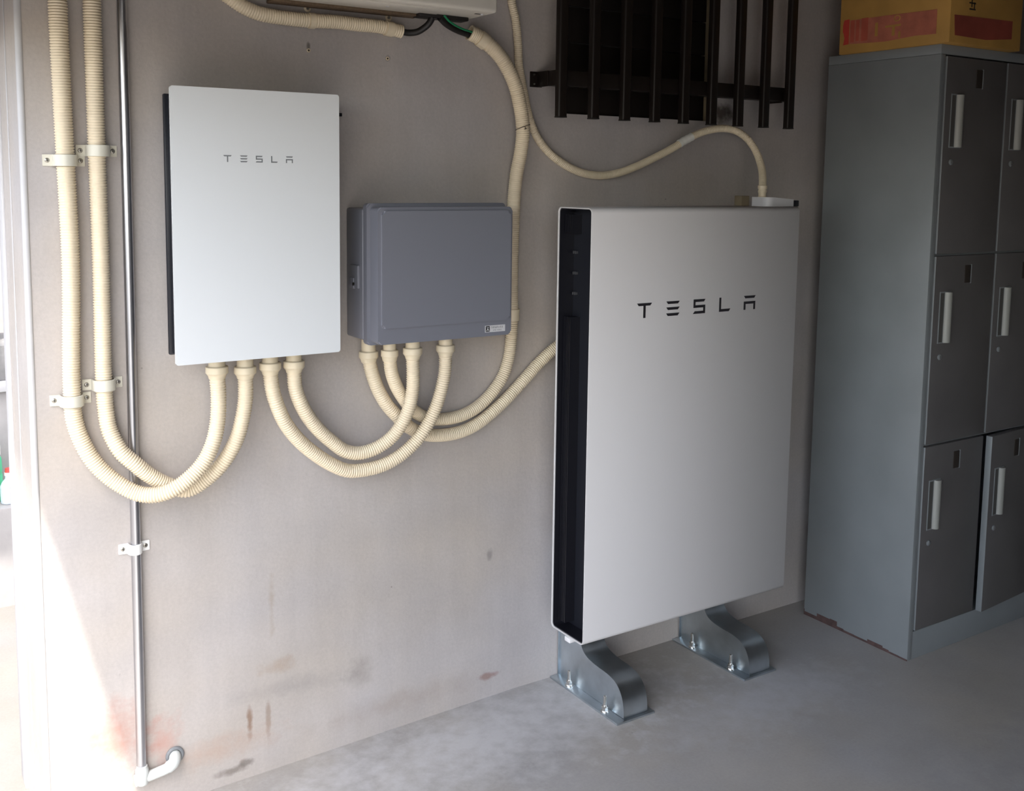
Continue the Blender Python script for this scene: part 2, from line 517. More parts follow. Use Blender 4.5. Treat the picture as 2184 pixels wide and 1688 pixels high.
PATH_G = [(0.9206,-0.0130,1.9478), (0.9226,-0.0130,1.9121), (0.9366,-0.0130,1.8605), (0.9450,-0.0130,1.7958), (0.9481,-0.0130,1.7503), (0.9571,-0.0125,1.7100), (0.9676,-0.0125,1.6687), (0.9812,-0.0125,1.6186), (0.9971,-0.0125,1.5813), (1.0188,-0.0130,1.5480), (1.0552,-0.0130,1.5147), (1.1047,-0.0130,1.4859), (1.1641,-0.0140,1.4647), (1.2305,-0.0160,1.4583), (1.2955,-0.0200,1.4682), (1.3599,-0.0260,1.4900), (1.4245,-0.0340,1.5180), (1.4794,-0.0420,1.5449), (1.5107,-0.0470,1.5634), (1.5753,-0.0580,1.5910), (1.6409,-0.0700,1.6025), (1.6891,-0.0820,1.5941), (1.7242,-0.0950,1.5683), (1.7441,-0.1100,1.5309), (1.7348,-0.1400,1.4873), (1.7148,-0.1650,1.4594), (1.6845,-0.1950,1.4157)]
PATH_H = [(0.1191,-0.0170,1.8769), (0.1500,-0.0170,1.8549), (0.1815,-0.0170,1.8357), (0.2049,-0.0170,1.8235), (0.2352,-0.0170,1.8140), (0.2672,-0.0170,1.8103), (0.3088,-0.0170,1.8086), (0.3592,-0.0170,1.8084), (0.4275,-0.0170,1.8113), (0.4783,-0.0170,1.8103), (0.5391,-0.0180,1.8099), (0.5984,-0.0200,1.8028)]
PATH_K1 = [(0.5766,-0.0200,1.8051), (0.5984,-0.0200,1.8029), (0.6167,-0.0220,1.8014), (0.6359,-0.0300,1.8044), (0.6489,-0.0400,1.8135), (0.6579,-0.0500,1.8244), (0.6642,-0.0550,1.8379)]
PATH_K2 = [(0.6825,-0.0600,1.8389), (0.7041,-0.0500,1.8284), (0.7299,-0.0400,1.8204), (0.7550,-0.0320,1.8153), (0.7831,-0.0240,1.8116), (0.8018,-0.0230,1.8073)]
PATH_K3 = [(0.6871,-0.0660,1.8409), (0.7062,-0.0580,1.8300), (0.7310,-0.0500,1.8216), (0.7560,-0.0420,1.8166), (0.7878,-0.0300,1.8136), (0.8022,-0.0270,1.8093)]

# ================================================================ the setting
WALL_X0 = -0.265
YF = -4.0
HZ = 1.78
WIN = (1.092, 1.646, 1.6265, 2.28)
b = nb()
T = 0.37
box(b, WALL_X0, WIN[0], 0, T, -0.4, 2.40)
box(b, WIN[1], 3.40, 0, T, -0.4, 2.40)
box(b, WIN[0], WIN[1], 0, T, -0.4, WIN[2])
box(b, WIN[0], WIN[1], 0, T, WIN[3], 2.40)
struct('wall_back', b, M['wall'])

b = nb()
prism(b, [(-1.0, -0.057), (0.97, 0.0), (3.40, 0.0), (3.40, -0.3), (-1.0, -0.3)], 1, YF, 0.0)
struct('floor', b, M['floor'], angle=10)

b = nb()
box(b, -0.52, 3.40, YF, T, 2.35, 2.43)
struct('ceiling', b, M['shell'])
b = nb()
box(b, -0.52, -0.44, YF, T, HZ, 2.35)
struct('beam_added_shade_1', b, M['shell'])  # unseen header, added to keep light off the upper wall
b = nb()
box(b, 3.35, 3.42, YF, 0, -0.1, 2.36)
struct('wall_right', b, M['shell'])
b = nb()
box(b, -0.30, 3.42, YF - 0.06, YF, -0.1, 2.36)
struct('wall_front', b, M['shell'])
b = nb()
box(b, -14, 8, -14, 9, -0.4, -0.062)
struct('ground', b, M['ground'])
b = nb()
box(b, -3.5, -0.53, 0.12, 2.6, 2.40, 2.48)
struct('roof_added_shade', b, M['shell'])  # unseen roof, added to shade the corner beyond the wall
b = nb()
box(b, -4.3, -4.1, -7.0, 2.35, -0.1, 1.2)
struct('wall_sky_blocker', b, M['shell'])  # unseen wall, added to block low sky outside the opening
b = nb()
box(b, -5.0, 4.0, 2.35, 2.5, -0.1, 2.6)
struct('wall_outside', b, M['slab'])

# rounded render bead on the corner where the wall stops, and the faint bead line on its end
b = nb()
prism(b, [(x, y) for x, y in rrect(-0.2685, -0.2545, -0.0035, 0.016, 0.0065)], 2, -0.1, 2.35)
struct('trim_1', b, M['bead'], at=(-0.26, 0, 0))
b = nb()
box(b, -0.2668, -0.265, 0.178, 0.188, -0.1, 2.35, 0.0006)
struct('trim_2', b, M['bead'], at=(-0.265, 0.18, 0))
b = nb()
box(b, -0.271, -0.2645, 0.30, T, -0.1, 2.35, 0.002)
struct('trim_3', b, M['bead'], at=(-0.265, 0.3, 0))

# dark boarded window behind the grille
w1 = struct('window_1', prism(nb(), [(1.634, -0.004), (1.646, -0.004), (1.646, 0.05), (1.634, 0.05)], 2, 1.6265, 2.28), M['frame_wood'])
b = nb()
z = WIN[2]
k = 0
while z < 2.28:
    z1 = min(z + 0.098, 2.28)
    box(b, 1.092, 1.634, 0.008 + 0.0006 * (k % 3), 0.05, z, z1 - 0.0025, 0.002)
    z, k = z1, k + 1
o = obj('boards', b, M['shutter'], w1)
o['label'] = 'dark brown horizontal boards'

# ================================================================ outdoor corner beyond the end of the wall
b = nb()
box(b, -3.0, 1.2, 1.5, 2.348, -0.1, 0.291, 0.006)
tag(obj('concrete_step', b, M['slab']), 'low concrete step outdoors carrying the green bottle', 'step')

st = thing('block_stand', 'dark concrete block stand under the white tank outdoors', 'stand', (-0.25, 1.95, 0.291))
obj('lower_block', box(nb(), -0.75, 0.10, 1.82, 2.20, 0.291, 0.640, 0.005), M['slab'], st)
obj('slab', box(nb(), -0.78, 0.12, 1.80, 2.22, 0.640, 0.672, 0.004), M['bead'], st)
obj('upper_block', box(nb(), -0.75, 0.10, 1.86, 2.20, 0.672, 0.806, 0.005), M['block'], st)

tk = thing('white_tank', 'rounded white plastic tank standing on the dark concrete blocks outdoors', 'tank', (-0.255, 2.02, 0.806))
obj('body', lathe(nb(), (-0.255, 2.02, 0.818), (0, 0, 1), [(0, 0.10), (0.02, 0.135), (0.06, 0.15), (0.115, 0.151), (0.120, 0.149), (0.125, 0.151), (0.19, 0.150), (0.205, 0.14), (0.21, 0.10)], 40), M['whiteplastic'], tk)
obj('base', lathe(nb(), (-0.255, 2.02, 0.806), (0, 0, 1), [(0, 0.14), (0.012, 0.142)], 32), M['black'], tk)

gb = thing('green_bottle', 'green plastic bottle with white ribbed cap on the concrete step outdoors', 'bottle', (-0.222, 1.62, 0.291))
obj('body', lathe(nb(), (-0.222, 1.62, 0.291), (0, 0, 1), [(0, 0.062), (0.006, 0.069), (0.09, 0.070), (0.098, 0.067), (0.106, 0.070), (0.15, 0.068), (0.165, 0.060)], 32), M['greenbottle'], gb)
cap = nb()
for i in range(28):
    a = i / 28 * 2 * math.pi
    box(cap, -0.222 + 0.062 * math.cos(a) - 0.003, -0.222 + 0.062 * math.cos(a) + 0.003, 1.62 + 0.062 * math.sin(a) - 0.003, 1.62 + 0.062 * math.sin(a) + 0.003, 0.456, 0.486)
lathe(cap, (-0.222, 1.62, 0.456), (0, 0, 1), [(0, 0.061), (0.026, 0.061), (0.030, 0.058)], 32)
obj('cap', cap, M['whiteplastic'], gb)

cb = thing('clear_bottle', 'small pale labelled bottle with red and white cap beside the green bottle', 'bottle', (-0.139, 1.56, 0.291))
obj('body', lathe(nb(), (-0.139, 1.56, 0.291), (0, 0, 1), [(0, 0.026), (0.004, 0.030), (0.062, 0.030), (0.075, 0.024), (0.088, 0.013), (0.10, 0.012)], 24), M['clearplastic'], cb)
c_ = obj('cap', lathe(nb(), (-0.139, 1.56, 0.390), (0, 0, 1), [(0, 0.0145), (0.012, 0.0145)], 20), M['whiteplastic'], cb)
obj('cap_top', lathe(nb(), (-0.139, 1.56, 0.402), (0, 0, 1), [(0, 0.0135), (0.014, 0.012)], 20), M['redplastic'], c_)

# ================================================================ lettering shared by the two branded cases (millimetres on the large one)
GLYPHS = [
    (0.0, [[(0, 39.5), (51, 39.5), (45, 32.3), (6, 32.3)], [(22, 32.3), (29.5, 32.3), (29.5, 0), (22, 0)]]),
    (101.1, [[(0, 39.5), (47, 39.5), (41, 32.3), (6, 32.3)], [(0, 23.5), (47, 23.5), (41, 16.3), (6, 16.3)], [(0, 7.4), (47, 7.4), (41, 0), (6, 0)]]),
    (198.4, [[(0, 39.5), (43, 39.5), (38, 32.3), (7, 32.3), (7, 23.5), (43, 23.5), (43, 0), (-1.5, 0), (5, 7.2), (36, 7.2), (36, 16.3), (0, 16.3)]]),
    (294.0, [[(0, 39.5), (7, 39.5), (7, 7.4), (42.5, 7.4), (37, 0), (0, 0)]]),
    (388.4, [[(0, 39.5), (45.5, 39.5), (40, 32.3), (5.5, 32.3)], [(0, 23.5), (45, 23.5), (45, 0), (38, 0), (38, 16.3), (7, 16.3), (7, 0), (0, 0)]]),
]

def wordmark(x, z, y, sx, sz, gx, depth, m, parent, label):
    for gxo, polys in GLYPHS:
        b = nb()
        for poly in polys:
            prism(b, [(x + gxo * gx + px * sx, z + pz * sz) for px, pz in poly], 1, y - depth, y + 0.0004)
        obj('letter', b, m, parent)['label'] = label

# ================================================================ white glass-fronted case
gw = thing('gateway_case', 'white glass-fronted wall case with small grey lettering, beside the steel pipe', 'electrical case', (0.188, -0.07, 1.043))
gl = obj('glass_front', prism(nb(), rrect(0.0, 0.3766, 1.043, 1.6307, 0.006), 1, -0.1455, -0.1390), M['glass'], gw)
wordmark(0.1096, 1.4755, -0.1455, 0.00036, 0.00037, 0.00036, 0.0004, M['logo_grey'], gl, 'small grey letter')
b = nb()
box(b, 0.010, 0.367, -0.139, -0.078, 1.060, 1.614, 0.003)
box(b, 0.004, 0.372, -0.080, -0.068, 1.056, 1.6185, 0.003)
box(b, 0.03, 0.34, -0.070, 0.0, 1.085, 1.575)
hs = obj('housing', b, M['dark'], gw)
hs['label'] = 'near-black housing behind the glass'
obj('mount_tab', box(nb(), 0.33, 0.4445, -0.008, 0.0, 1.591, 1.599, 0.001), M['dark'], gw)

# ================================================================ blue-grey pull box
pb = thing('pull_box', 'blue-grey plastic box with hinged lid between the two white cases', 'electrical box', (0.655, -0.05, 1.046))
bd = obj('body', box(nb(), 0.456, 0.846, -0.094, 0.0, 1.056, 1.372, 0.006), M['pullbox'], pb)
b = nb()
prism(b, rrect(0.4595, 0.8500, 1.0455, 1.3850, 0.010), 1, -0.112, -0.092)
es = [e for e in b.edges if all(abs(v.co.y + 0.112) < 1e-6 for v in e.verts)]
bmesh.ops.bevel(b, geom=es, offset=0.004, segments=3, affect='EDGES')
b2 = nb()
prism(b2, rrect(0.4683, 0.8417, 1.0518, 1.3768, 0.010), 1, -0.155, -0.112)
es = [e for e in b2.edges if all(abs(v.co.y + 0.155) < 1e-6 for v in e.verts)]
bmesh.ops.bevel(b2, geom=es, offset=0.0028, segments=3, affect='EDGES')
me_ = bpy.data.meshes.new('tmp')
b2.to_mesh(me_)
b.from_mesh(me_)
b2.free()
bpy.data.meshes.remove(me_)
lid = obj('lid', b, M['pullbox'], pb)
b = nb()
prism(b, rrect(0.4765, 0.8350, 1.0905, 1.3680, 0.009), 1, -0.1605, -0.1535)
es = [e for e in b.edges if all(abs(v.co.y + 0.1605) < 1e-6 for v in e.verts)]
bmesh.ops.bevel(b, geom=es, offset=0.0045, segments=2, affect='EDGES')
obj('raised_panel', b, M['pullbox'], lid, angle=20)
lt = obj('latch', box(box(nb(), 0.4505, 0.462, -0.079, -0.034, 1.180, 1.236, 0.002), 0.4480, 0.455, -0.060, -0.034, 1.178, 1.205, 0.002), M['pullbox'], pb)
obj('latch_screw', lathe(nb(), (0.4485, -0.062, 1.190), (-1, 0, 0), [(0, 0.004), (0.0025, 0.004)], 14), M['black'], lt)
lp = obj('label_plate', box(nb(), 0.7636, 0.8232, -0.1556, -0.1548, 1.0617, 1.0787), M['plate_silver'], lid)
lp['label'] = 'small silver label with black emblem'
obj('emblem_ground', box(nb(), 0.7656, 0.7772, -0.1560, -0.1555, 1.0634, 1.0772), M['black_print'], lp)
b = nb()
prism(b, [(0.7670, 1.0656), (0.7714, 1.0718), (0.7758, 1.0656), (0.7735, 1.0656), (0.7714, 1.0688), (0.7693, 1.0656)], 1, -0.1563, -0.1558)
prism(b, [(0.7676, 1.0742), (0.7752, 1.0742), (0.7735, 1.0724), (0.7693, 1.0724)], 1, -0.1563, -0.1558)
obj('emblem', b, M['white_print'], lp)

def text_mesh(name, s, size, x, z, y, m, parent, width=None):
    cu = bpy.data.curves.new(name, 'FONT')
    cu.body = s
    cu.size = size
    cu.align_x = 'LEFT'
    cu.extrude = 0.0002
    to = bpy.data.objects.new(name + '_text', cu)
    COL.objects.link(to)
    dg = bpy.context.evaluated_depsgraph_get()
    me = bpy.data.meshes.new_from_object(to.evaluated_get(dg))
    bpy.data.objects.remove(to)
    bpy.data.curves.remove(cu)
    b = nb()
    b.from_mesh(me)
    bpy.data.meshes.remove(me)
    if not b.verts:
        b.free()
        return None
    x0 = min(v.co.x for v in b.verts)
    x1 = max(v.co.x for v in b.verts)
    k = (width / (x1 - x0)) if width else 1.0
    for v in b.verts:
        v.co = Vector((x + (v.co.x - x0) * k, y - v.co.z, z + v.co.y))
    return obj(name, b, m, parent)

text_mesh('print', 'ウオルボックス', 0.0066, 0.7815, 1.0708, -0.1557, M['black_print'], lp, 0.0345)
text_mesh('print', 'WB-14AO', 0.0048, 0.7865, 1.0645, -0.1557, M['logo_grey'], lp, 0.0255)

# ================================================================ tall battery case on floor brackets
PX0, PX1, PYF, PYB, PZ0, PZ1 = 1.0001, 1.7551, -0.2761, -0.1298, 0.2279, 1.3752
bt = thing('home_battery', 'tall off-white battery case with dark lettering, its side open and black', 'battery', ((PX0 + PX1) / 2, -0.203, PZ0))
b = nb()
ro = rrect(PYF, PYB, PZ0, PZ1, 0.013, 8)
ri = rrect(PYF + 0.0032, PYB - 0.0032, PZ0 + 0.0032, PZ1 - 0.0032, 0.0105, 8)
e = 0.0008
loops = []
for (xx, ring) in ((PX0 + 0.30, ri), (PX0 + e, ri), (PX0, [((p[0] + q[0] * 3) / 4, (p[1] + q[1] * 3) / 4) for p, q in zip(ro, ri)]),
                   (PX0, [((p[0] * 3 + q[0]) / 4, (p[1] * 3 + q[1]) / 4) for p, q in zip(ro, ri)]), (PX0 + e, ro), (PX1 - e, ro),
                   (PX1, [((p[0] * 3 + q[0]) / 4, (p[1] * 3 + q[1]) / 4) for p, q in zip(ro, ri)]), (PX1 - e, ri), (PX1 - 0.30, ri)):
    loops.append([b.verts.new((xx, p[0], p[1])) for p in ring])
for l0, l1 in zip(loops, loops[1:]):
    n = len(l0)
    for i in range(n):
        b.faces.new((l0[i], l0[(i + 1) % n], l1[(i + 1) % n], l1[i]))
sh = obj('outer_shell', b, M['battery'], bt, angle=50)
wordmark(1.1536, 1.0868, PYF, 0.001, 0.001, 0.001, 0.0006, M['logo_dark'], sh, 'dark grey letter')
b = nb()
li = rrect(PYF + 0.0034, PYB - 0.0034, PZ0 + 0.0034, PZ1 - 0.0034, 0.0103, 8)
prism(b, li, 0, PX0 + 0.05, PX1 - 0.05)
co = obj('core', b, M['dark'], bt)
co['label'] = 'black core seen through the open side'
# thin dark liner between shell edge and core
for nm, xa, xb in (('liner', PX0 + 0.004, PX0 + 0.06), ('liner', PX1 - 0.06, PX1 - 0.004)):
    b = nb()
    lo = [[b.verts.new((xx, p[0], p[1])) for p in rr] for xx, rr in ((xa, ri), (xb, ri), (xb, rrect(PYF + 0.006, PYB - 0.006, PZ0 + 0.006, PZ1 - 0.006, 0.009, 8)), (xa, rrect(PYF + 0.006, PYB - 0.006, PZ0 + 0.006, PZ1 - 0.006, 0.009, 8)))]
    for l0, l1 in zip(lo, lo[1:] + lo[:1]):
        n = len(l0)
        for i in range(n):
            b.faces.new((l0[i], l0[(i + 1) % n], l1[(i + 1) % n], l1[i]))
    obj(nm, b, M['fin'], bt)
b = nb()
for i in range(5):
    yy = PYB - 0.012 - i * 0.0065
    box(b, PX0 + 0.018, PX0 + 0.055, yy - 0.0012, yy + 0.0012, PZ0 + 0.02, 1.085)
    box(b, PX0 + 0.018, PX0 + 0.055, yy - 0.0012, yy + 0.0012, 1.305, PZ1 - 0.02)
obj('cooling_fins', b, M['fin'], co)
for zz in (1.255, 1.200, 1.146):
    b = nb()
    for yy in (-0.1455, -0.154):
        box(b, PX0 + 0.040, PX0 + 0.054, yy - 0.0014, yy + 0.0014, zz - 0.0035, zz + 0.0035, 0.0006)
    obj('side_clip', b, M['clip_grey'], co)
ce = obj('cable_entry', prism(nb(), [(1.667, -0.172), (1.667, -0.212), (1.670, -0.224), (1.678, -0.233), (1.690, -0.236), (1.772, -0.236), (1.772, -0.172)][::-1], 2, 1.3745, 1.4015), M['plate_silver'], bt)
# the silver housing slopes down towards its far end
for v in ce.data.vertices:
    if v.co.x + world_of(ce).x > 1.7 and v.co.z + world_of(ce).z > 1.39:
        v.co.z -= 0.006
ce['label'] = 'silver housing on the top edge'
obj('black_cover', box(nb(), 1.766, 1.798, -0.234, -0.176, 1.3745, 1.3925, 0.002), M['dark'], ce)
obj('white_clip', box(nb(), 0.997, 1.019, -0.222, -0.198, 0.215, 0.2279, 0.002), M['whiteplastic'], bt)

# floor brackets
def bracket():
    t = thing('floor_bracket', 'galvanised floor bracket under the near end of the battery case, next to bare wall', 'bracket', (1.155, -0.16, 0.0), 'galvanised battery brackets')
    obj('base_plate', box(nb(), 1.0905, 1.2215, -0.3145, -0.003, 0.0, 0.006, 0.0012), M['zinc'], t)
    prof = [(-0.1298, 0.46), (-0.1298, 0.29), (-0.116, 0.225), (-0.107, 0.180), (-0.1085, 0.145), (-0.119, 0.124), (-0.137, 0.113), (-0.160, 0.1075), (-0.190, 0.1045), (-0.218, 0.1035), (-0.243, 0.1005), (-0.266, 0.0935), (-0.284, 0.080), (-0.2965, 0.060), (-0.303, 0.036), (-0.305, 0.006)]
    pts, _ = spline([(0, y, z) for y, z in prof], 0.006)
    fine = [(p.y, p.z) for p in pts]
    side = [(-0.034, 0.46)] + fine + [(-0.034, 0.006)]
    b = nb()
    prism(b, side[::-1], 0, 1.1205, 1.1235)
    prism(b, side[::-1], 0, 1.2000, 1.2030)
    obj('side_plates', b, M['zinc'], t, angle=30)
    inner = []
    for i, (y, z) in enumerate(fine):
        a, c = fine[max(i - 1, 0)], fine[min(i + 1, len(fine) - 1)]
        d = Vector((c[0] - a[0], c[1] - a[1])).normalized()
        inner.append((y - d.y * 0.003, z + d.x * 0.003))
    b = nb()
    prism(b, [(y, z) for y, z in fine] + [(2 * y - iy, 2 * z - iz) if False else (iy, iz) for (y, z), (iy, iz) in list(zip(fine, inner))[::-1]], 0, 1.1235, 1.2000)
    obj('curved_front_plate', b, M['zinc'], t, angle=40)
    obj('back_plate', box(box(nb(), 1.1170, 1.2065, -0.006, -0.003, 0.006, 0.46, 0.0008), 1.1205, 1.2030, -0.034, -0.006, 0.006, 0.46, 0.0006), M['zinc'], t)
    for (bx, by) in ((1.1050, -0.078), (1.1030, -0.245), (1.2125, -0.078), (1.2125, -0.245)):
        r = 0.0048 if bx < 1.15 else 0.0028
        b = lathe(nb(), (bx, by, 0.006), (0, 0, 1), [(0, r), (0.040, r), (0.044, r * 0.9), (0.045, r * 0.6)], 14)
        bo = obj('anchor_bolt', b, M['bolt'], t)
        b = lathe(nb(), (bx, by, 0.006), (0, 0, 1), [(0, r * 2.5), (0.0016, r * 2.5), (0.0018, r * 2.1), (0.0030, r * 2.1)], 20)
        lathe(b, (bx, by, 0.009), (0, 0, 1), [(0, r * 1.95), (0.0095, r * 1.95), (0.0105, r * 1.7)], 6)
        lathe(b, (bx, by, 0.0195), (0, 0, 1), [(0, r * 1.6), (0.004, r * 1.5)], 16)
        obj('nut', b, M['bolt'], bo)
    return t

br = bracket()
copy_tree(br, br.location + Vector((0.472, 0, 0)), 'galvanised floor bracket under the battery case, near the grey locker')

# ================================================================ conduits
def connector(parent, x, y, z, r, top, rim=0.0250):
    h = top - z
    prof = [(0, r * 1.0), (0.002, r * 1.06), (0.006, r * 1.10), (0.011, rim * 0.92), (0.013, rim), (0.0265, rim), (0.028, rim * 0.95), (0.0285, rim * 0.78), (0.0295, rim * 0.74), (h, rim * 0.74)]
    c = obj('connector', lathe(nb(), (x, y, z), (0, 0, 1), prof, 24), M['fitting'], parent)
    return c

def conduit(name, label, tubes, conns=(), group='ribbed cream conduits', m=None):
    p = tubes[0][0][len(tubes[0][0]) // 2]
    t = thing(name, label, 'conduit', p, group)
    for a in tubes:
        kw = dict(zip(('r0', 'r1'), a[1:3]))
        kw.update(a[3] if len(a) > 3 else {})
        obj('corrugated_tube', ribbed(a[0], **kw), M['conduit'], t, angle=80)
    for c in conns:
        connector(t, *c)
    return t

UP = lambda p, z=2.33: [(p[0][0], p[0][1], z)] + p[1:]
cA = conduit('flexible_conduit', 'outer ribbed conduit from the ceiling, looping forward to the first gland under the white case', [(UP(PATH_A), 0.0200, 0.0178)], [(PATH_A[-1][0], -0.08, PATH_A[-1][2] - 0.004, 0.0178, 1.0558)])
cB = conduit('flexible_conduit', 'ribbed conduit from the ceiling next to the steel pipe, looping to the second gland', [(UP(PATH_B), 0.0195, 0.0176)], [(PATH_B[-1][0], -0.08, PATH_B[-1][2] - 0.004, 0.0176, 1.0558)])
cC = conduit('flexible_conduit', 'lower of two ribbed conduits looping from the white case to the blue-grey box', [(PATH_C, 0.0176, 0.0170)], [(PATH_C[0][0], -0.08, PATH_C[0][2] - 0.002, 0.0174, 1.0558), (PATH_C[-1][0], -0.09, 0.999, 0.0170, 1.0558, 0.0240)])
cD = conduit('flexible_conduit', 'upper of two ribbed conduits looping from the white case to the blue-grey box', [(PATH_D, 0.0176, 0.0170)], [(PATH_D[0][0], -0.08, PATH_D[0][2] - 0.002, 0.0174, 1.0558), (PATH_D[-1][0], -0.10, 1.001, 0.0170, 1.0558, 0.0240)])
cE = conduit('flexible_conduit', 'ribbed conduit running from the blue-grey box to behind the battery case', [(PATH_E, 0.0176, 0.0168)], [(PATH_E[0][0], -0.045, PATH_E[0][2] - 0.012, 0.0176, 1.0558, 0.0240)])
cF = conduit('flexible_conduit', 'ribbed conduit curving from the overhead appliance down behind the blue-grey box and up into it',
             [(PATH_F1[::-1], 0.0200, 0.0172, {'open_start': True, 'pitch': 0.0054, 'depth': 0.0017}), (PATH_F2, 0.0168, 0.0168)],
             [(PATH_F2[0][0], -0.075, 0.996, 0.0168, 1.0558, 0.0215)])
zc = PATH_F2[-1]
obj('coupling', lathe(nb(), (zc[0], zc[1], zc[2] - 0.016), (0.0, 0, 1), [(0, 0.0172), (0.001, 0.0190), (0.026, 0.0190), (0.028, 0.0196), (0.032, 0.0196), (0.033, 0.0172)], 24), M['fitting'], cF)
cG = conduit('thin_flexible_conduit', 'thin ribbed conduit sagging below the window grille to the battery top', [(UP(PATH_G, 2.05), 0.0116, 0.0112, {'pitch': 0.0050, 'depth': 0.0013})])
tp, _ = spline(PATH_G[17:21], 0.004)
i0 = 4
obj('tape_wrap', sweep(nb(), tp[i0:i0 + 13], [0.0124 + 0.0004 * math.sin(i * 1.7) for i in range(13)], 18), M['tape'], cG)['label'] = 'white tape wrap'
ge = PATH_G[-1]
b = lathe(nb(), (ge[0], ge[1], 1.3995), (0, 0, 1), [(0, 0.0122), (0.003, 0.0122), (0.004, 0.0112), (max(ge[2] - 1.3995 - 0.003, 0.005), 0.0112), (max(ge[2] - 1.3995, 0.006), 0.0128), (max(ge[2] - 1.3995, 0.006) + 0.004, 0.0128), (max(ge[2] - 1.3995, 0.006) + 0.005, 0.0118), (max(ge[2] - 1.3995, 0.006) + 0.009, 0.0118), (max(ge[2] - 1.3995, 0.006) + 0.010, 0.0136), (max(ge[2] - 1.3995, 0.006) + 0.019, 0.0136), (max(ge[2] - 1.3995, 0.006) + 0.020, 0.0118)], 22)
obj('gland', b, M['fitting'], cG)
obj('socket_box', box(nb(), ge[0] - 0.052, ge[0] - 0.020, ge[1] + 0.03, ge[1] + 0.060, 1.3752, 1.4045, 0.002), M['frame_wood'], cG)
cH = conduit('flexible_conduit', 'short ribbed conduit hanging under the overhead appliance with its open end near the cables', [([(0.05, -0.017, 1.96)] + PATH_H, 0.0172, 0.0166, {'open_end': True, 'depth': 0.0018})])

# plastic saddles
def saddle(x, z, r, yc, label, half, hgt=0.024, m='saddle', name='conduit_saddle', group='ivory conduit saddles'):
    t = thing(name, label, 'saddle', (x, 0, z), group)
    R, th = r + 0.0006, 0.0032
    outer, inner = [], []
    outer += [(x - half, 0.0), (x - half, -th), (x - R - th, -th - 0.001)]
    inner += [(x - R, 0.0)]
    for k in range(17):
        a = math.pi * k / 16
        outer.append((x - (R + th) * math.cos(a), -abs(yc) - (R + th) * math.sin(a)))
        inner.append((x - R * math.cos(a), -abs(yc) - R * math.sin(a)))
    outer += [(x + R + th, -th - 0.001), (x + half, -th), (x + half, 0.0)]
    inner += [(x + R, 0.0)]
    b = nb()
    prism(b, outer + inner[::-1], 2, z - hgt / 2, z + hgt / 2)
    es = [e for e in b.edges if abs(e.verts[0].co.z - e.verts[1].co.z) < 1e-6]
    bmesh.ops.bevel(b, geom=es, offset=0.0007, segments=1, affect='EDGES')
    obj('strap', b, M[m], t, angle=40)
    for sx in (-1, 1):
        sxx = x + sx * (half + R + th) / 2
        s = nb()
        lathe(s, (sxx, -th + 0.0003, z), (0, -1, 0), [(0, 0.0052), (0.0008, 0.0052), (0.0020, 0.0040), (0.0024, 0.0030)], 18)
        so = obj('screw', s, M['screw'], t)
        s = nb()
        box(s, sxx - 0.0026, sxx + 0.0026, -th - 0.0024, -th - 0.0018, z - 0.0005, z + 0.0005)
        box(s, sxx - 0.0005, sxx + 0.0005, -th - 0.0024, -th - 0.0018, z - 0.0026, z + 0.0026)
        obj('cross_recess', s, M['black'], so)
    return t

sd = saddle(-0.1846, 1.4742, 0.0200, 0.021, 'upper ivory saddle clamping the outer conduit to the wall', 0.0415)
copy_tree(sd, Vector((-0.1875, 0, 0.9645)), 'lower ivory saddle clamping the outer conduit to the wall')
copy_tree(sd, Vector((-0.1190, 0, 1.4957)), 'upper ivory saddle clamping the conduit next to the steel pipe')
copy_tree(sd, Vector((-0.1213, 0, 0.9925)), 'lower ivory saddle clamping the conduit next to the steel pipe')
saddle(-0.0645, 0.6113, 0.0114, 0.0125, 'small white saddle holding the thin steel pipe low on the wall', 0.0335, 0.023, 'white_saddle', 'pipe_saddle', None)

# steel pipe with pvc elbow into the wall
sp = thing('steel_pipe', 'thin bare steel pipe running from ceiling to floor on the wall', 'pipe', (-0.063, -0.0125, 0.06))
obj('tube', sweep(nb(), [Vector((-0.0600, -0.0125, 2.35)), Vector((-0.0612, -0.0125, 1.4)), Vector((-0.0640, -0.0125, 0.075))], [0.0108] * 3, 24), M['pipe'], sp)
b = lathe(nb(), (-0.064, -0.016, 0.052), (0, 0, 1), [(0, 0.012), (0.003, 0.0148), (0.036, 0.0148), (0.038, 0.0128), (0.044, 0.0120)], 24)
el, _ = spline([(-0.080, -0.016, 0.064), (-0.060, -0.016, 0.0655), (-0.030, -0.018, 0.070), (-0.008, -0.022, 0.0765), (0.006, -0.021, 0.084), (0.0125, -0.010, 0.089), (0.014, 0.004, 0.0905)], 0.004)
sweep(b, el, [0.0120 if 5 < i < len(el) - 12 else 0.0138 for i in range(len(el))], 20)
ef = obj('elbow_fitting', b, M['pvc'], sp, angle=50)
ef['label'] = 'grey-white plastic elbow turning into the wall'
b = nb()
cs = [Vector((0.014 + 0.0175 * math.cos(a), -0.003, 0.091 + 0.0175 * math.sin(a))) for a in [2 * math.pi * k / 28 for k in range(29)]]
sweep(b, cs, [0.0042] * 29, 10, cap=False)
obj('wall_ring', b, M['logo_grey'], ef)['label'] = 'dark ring at the wall'

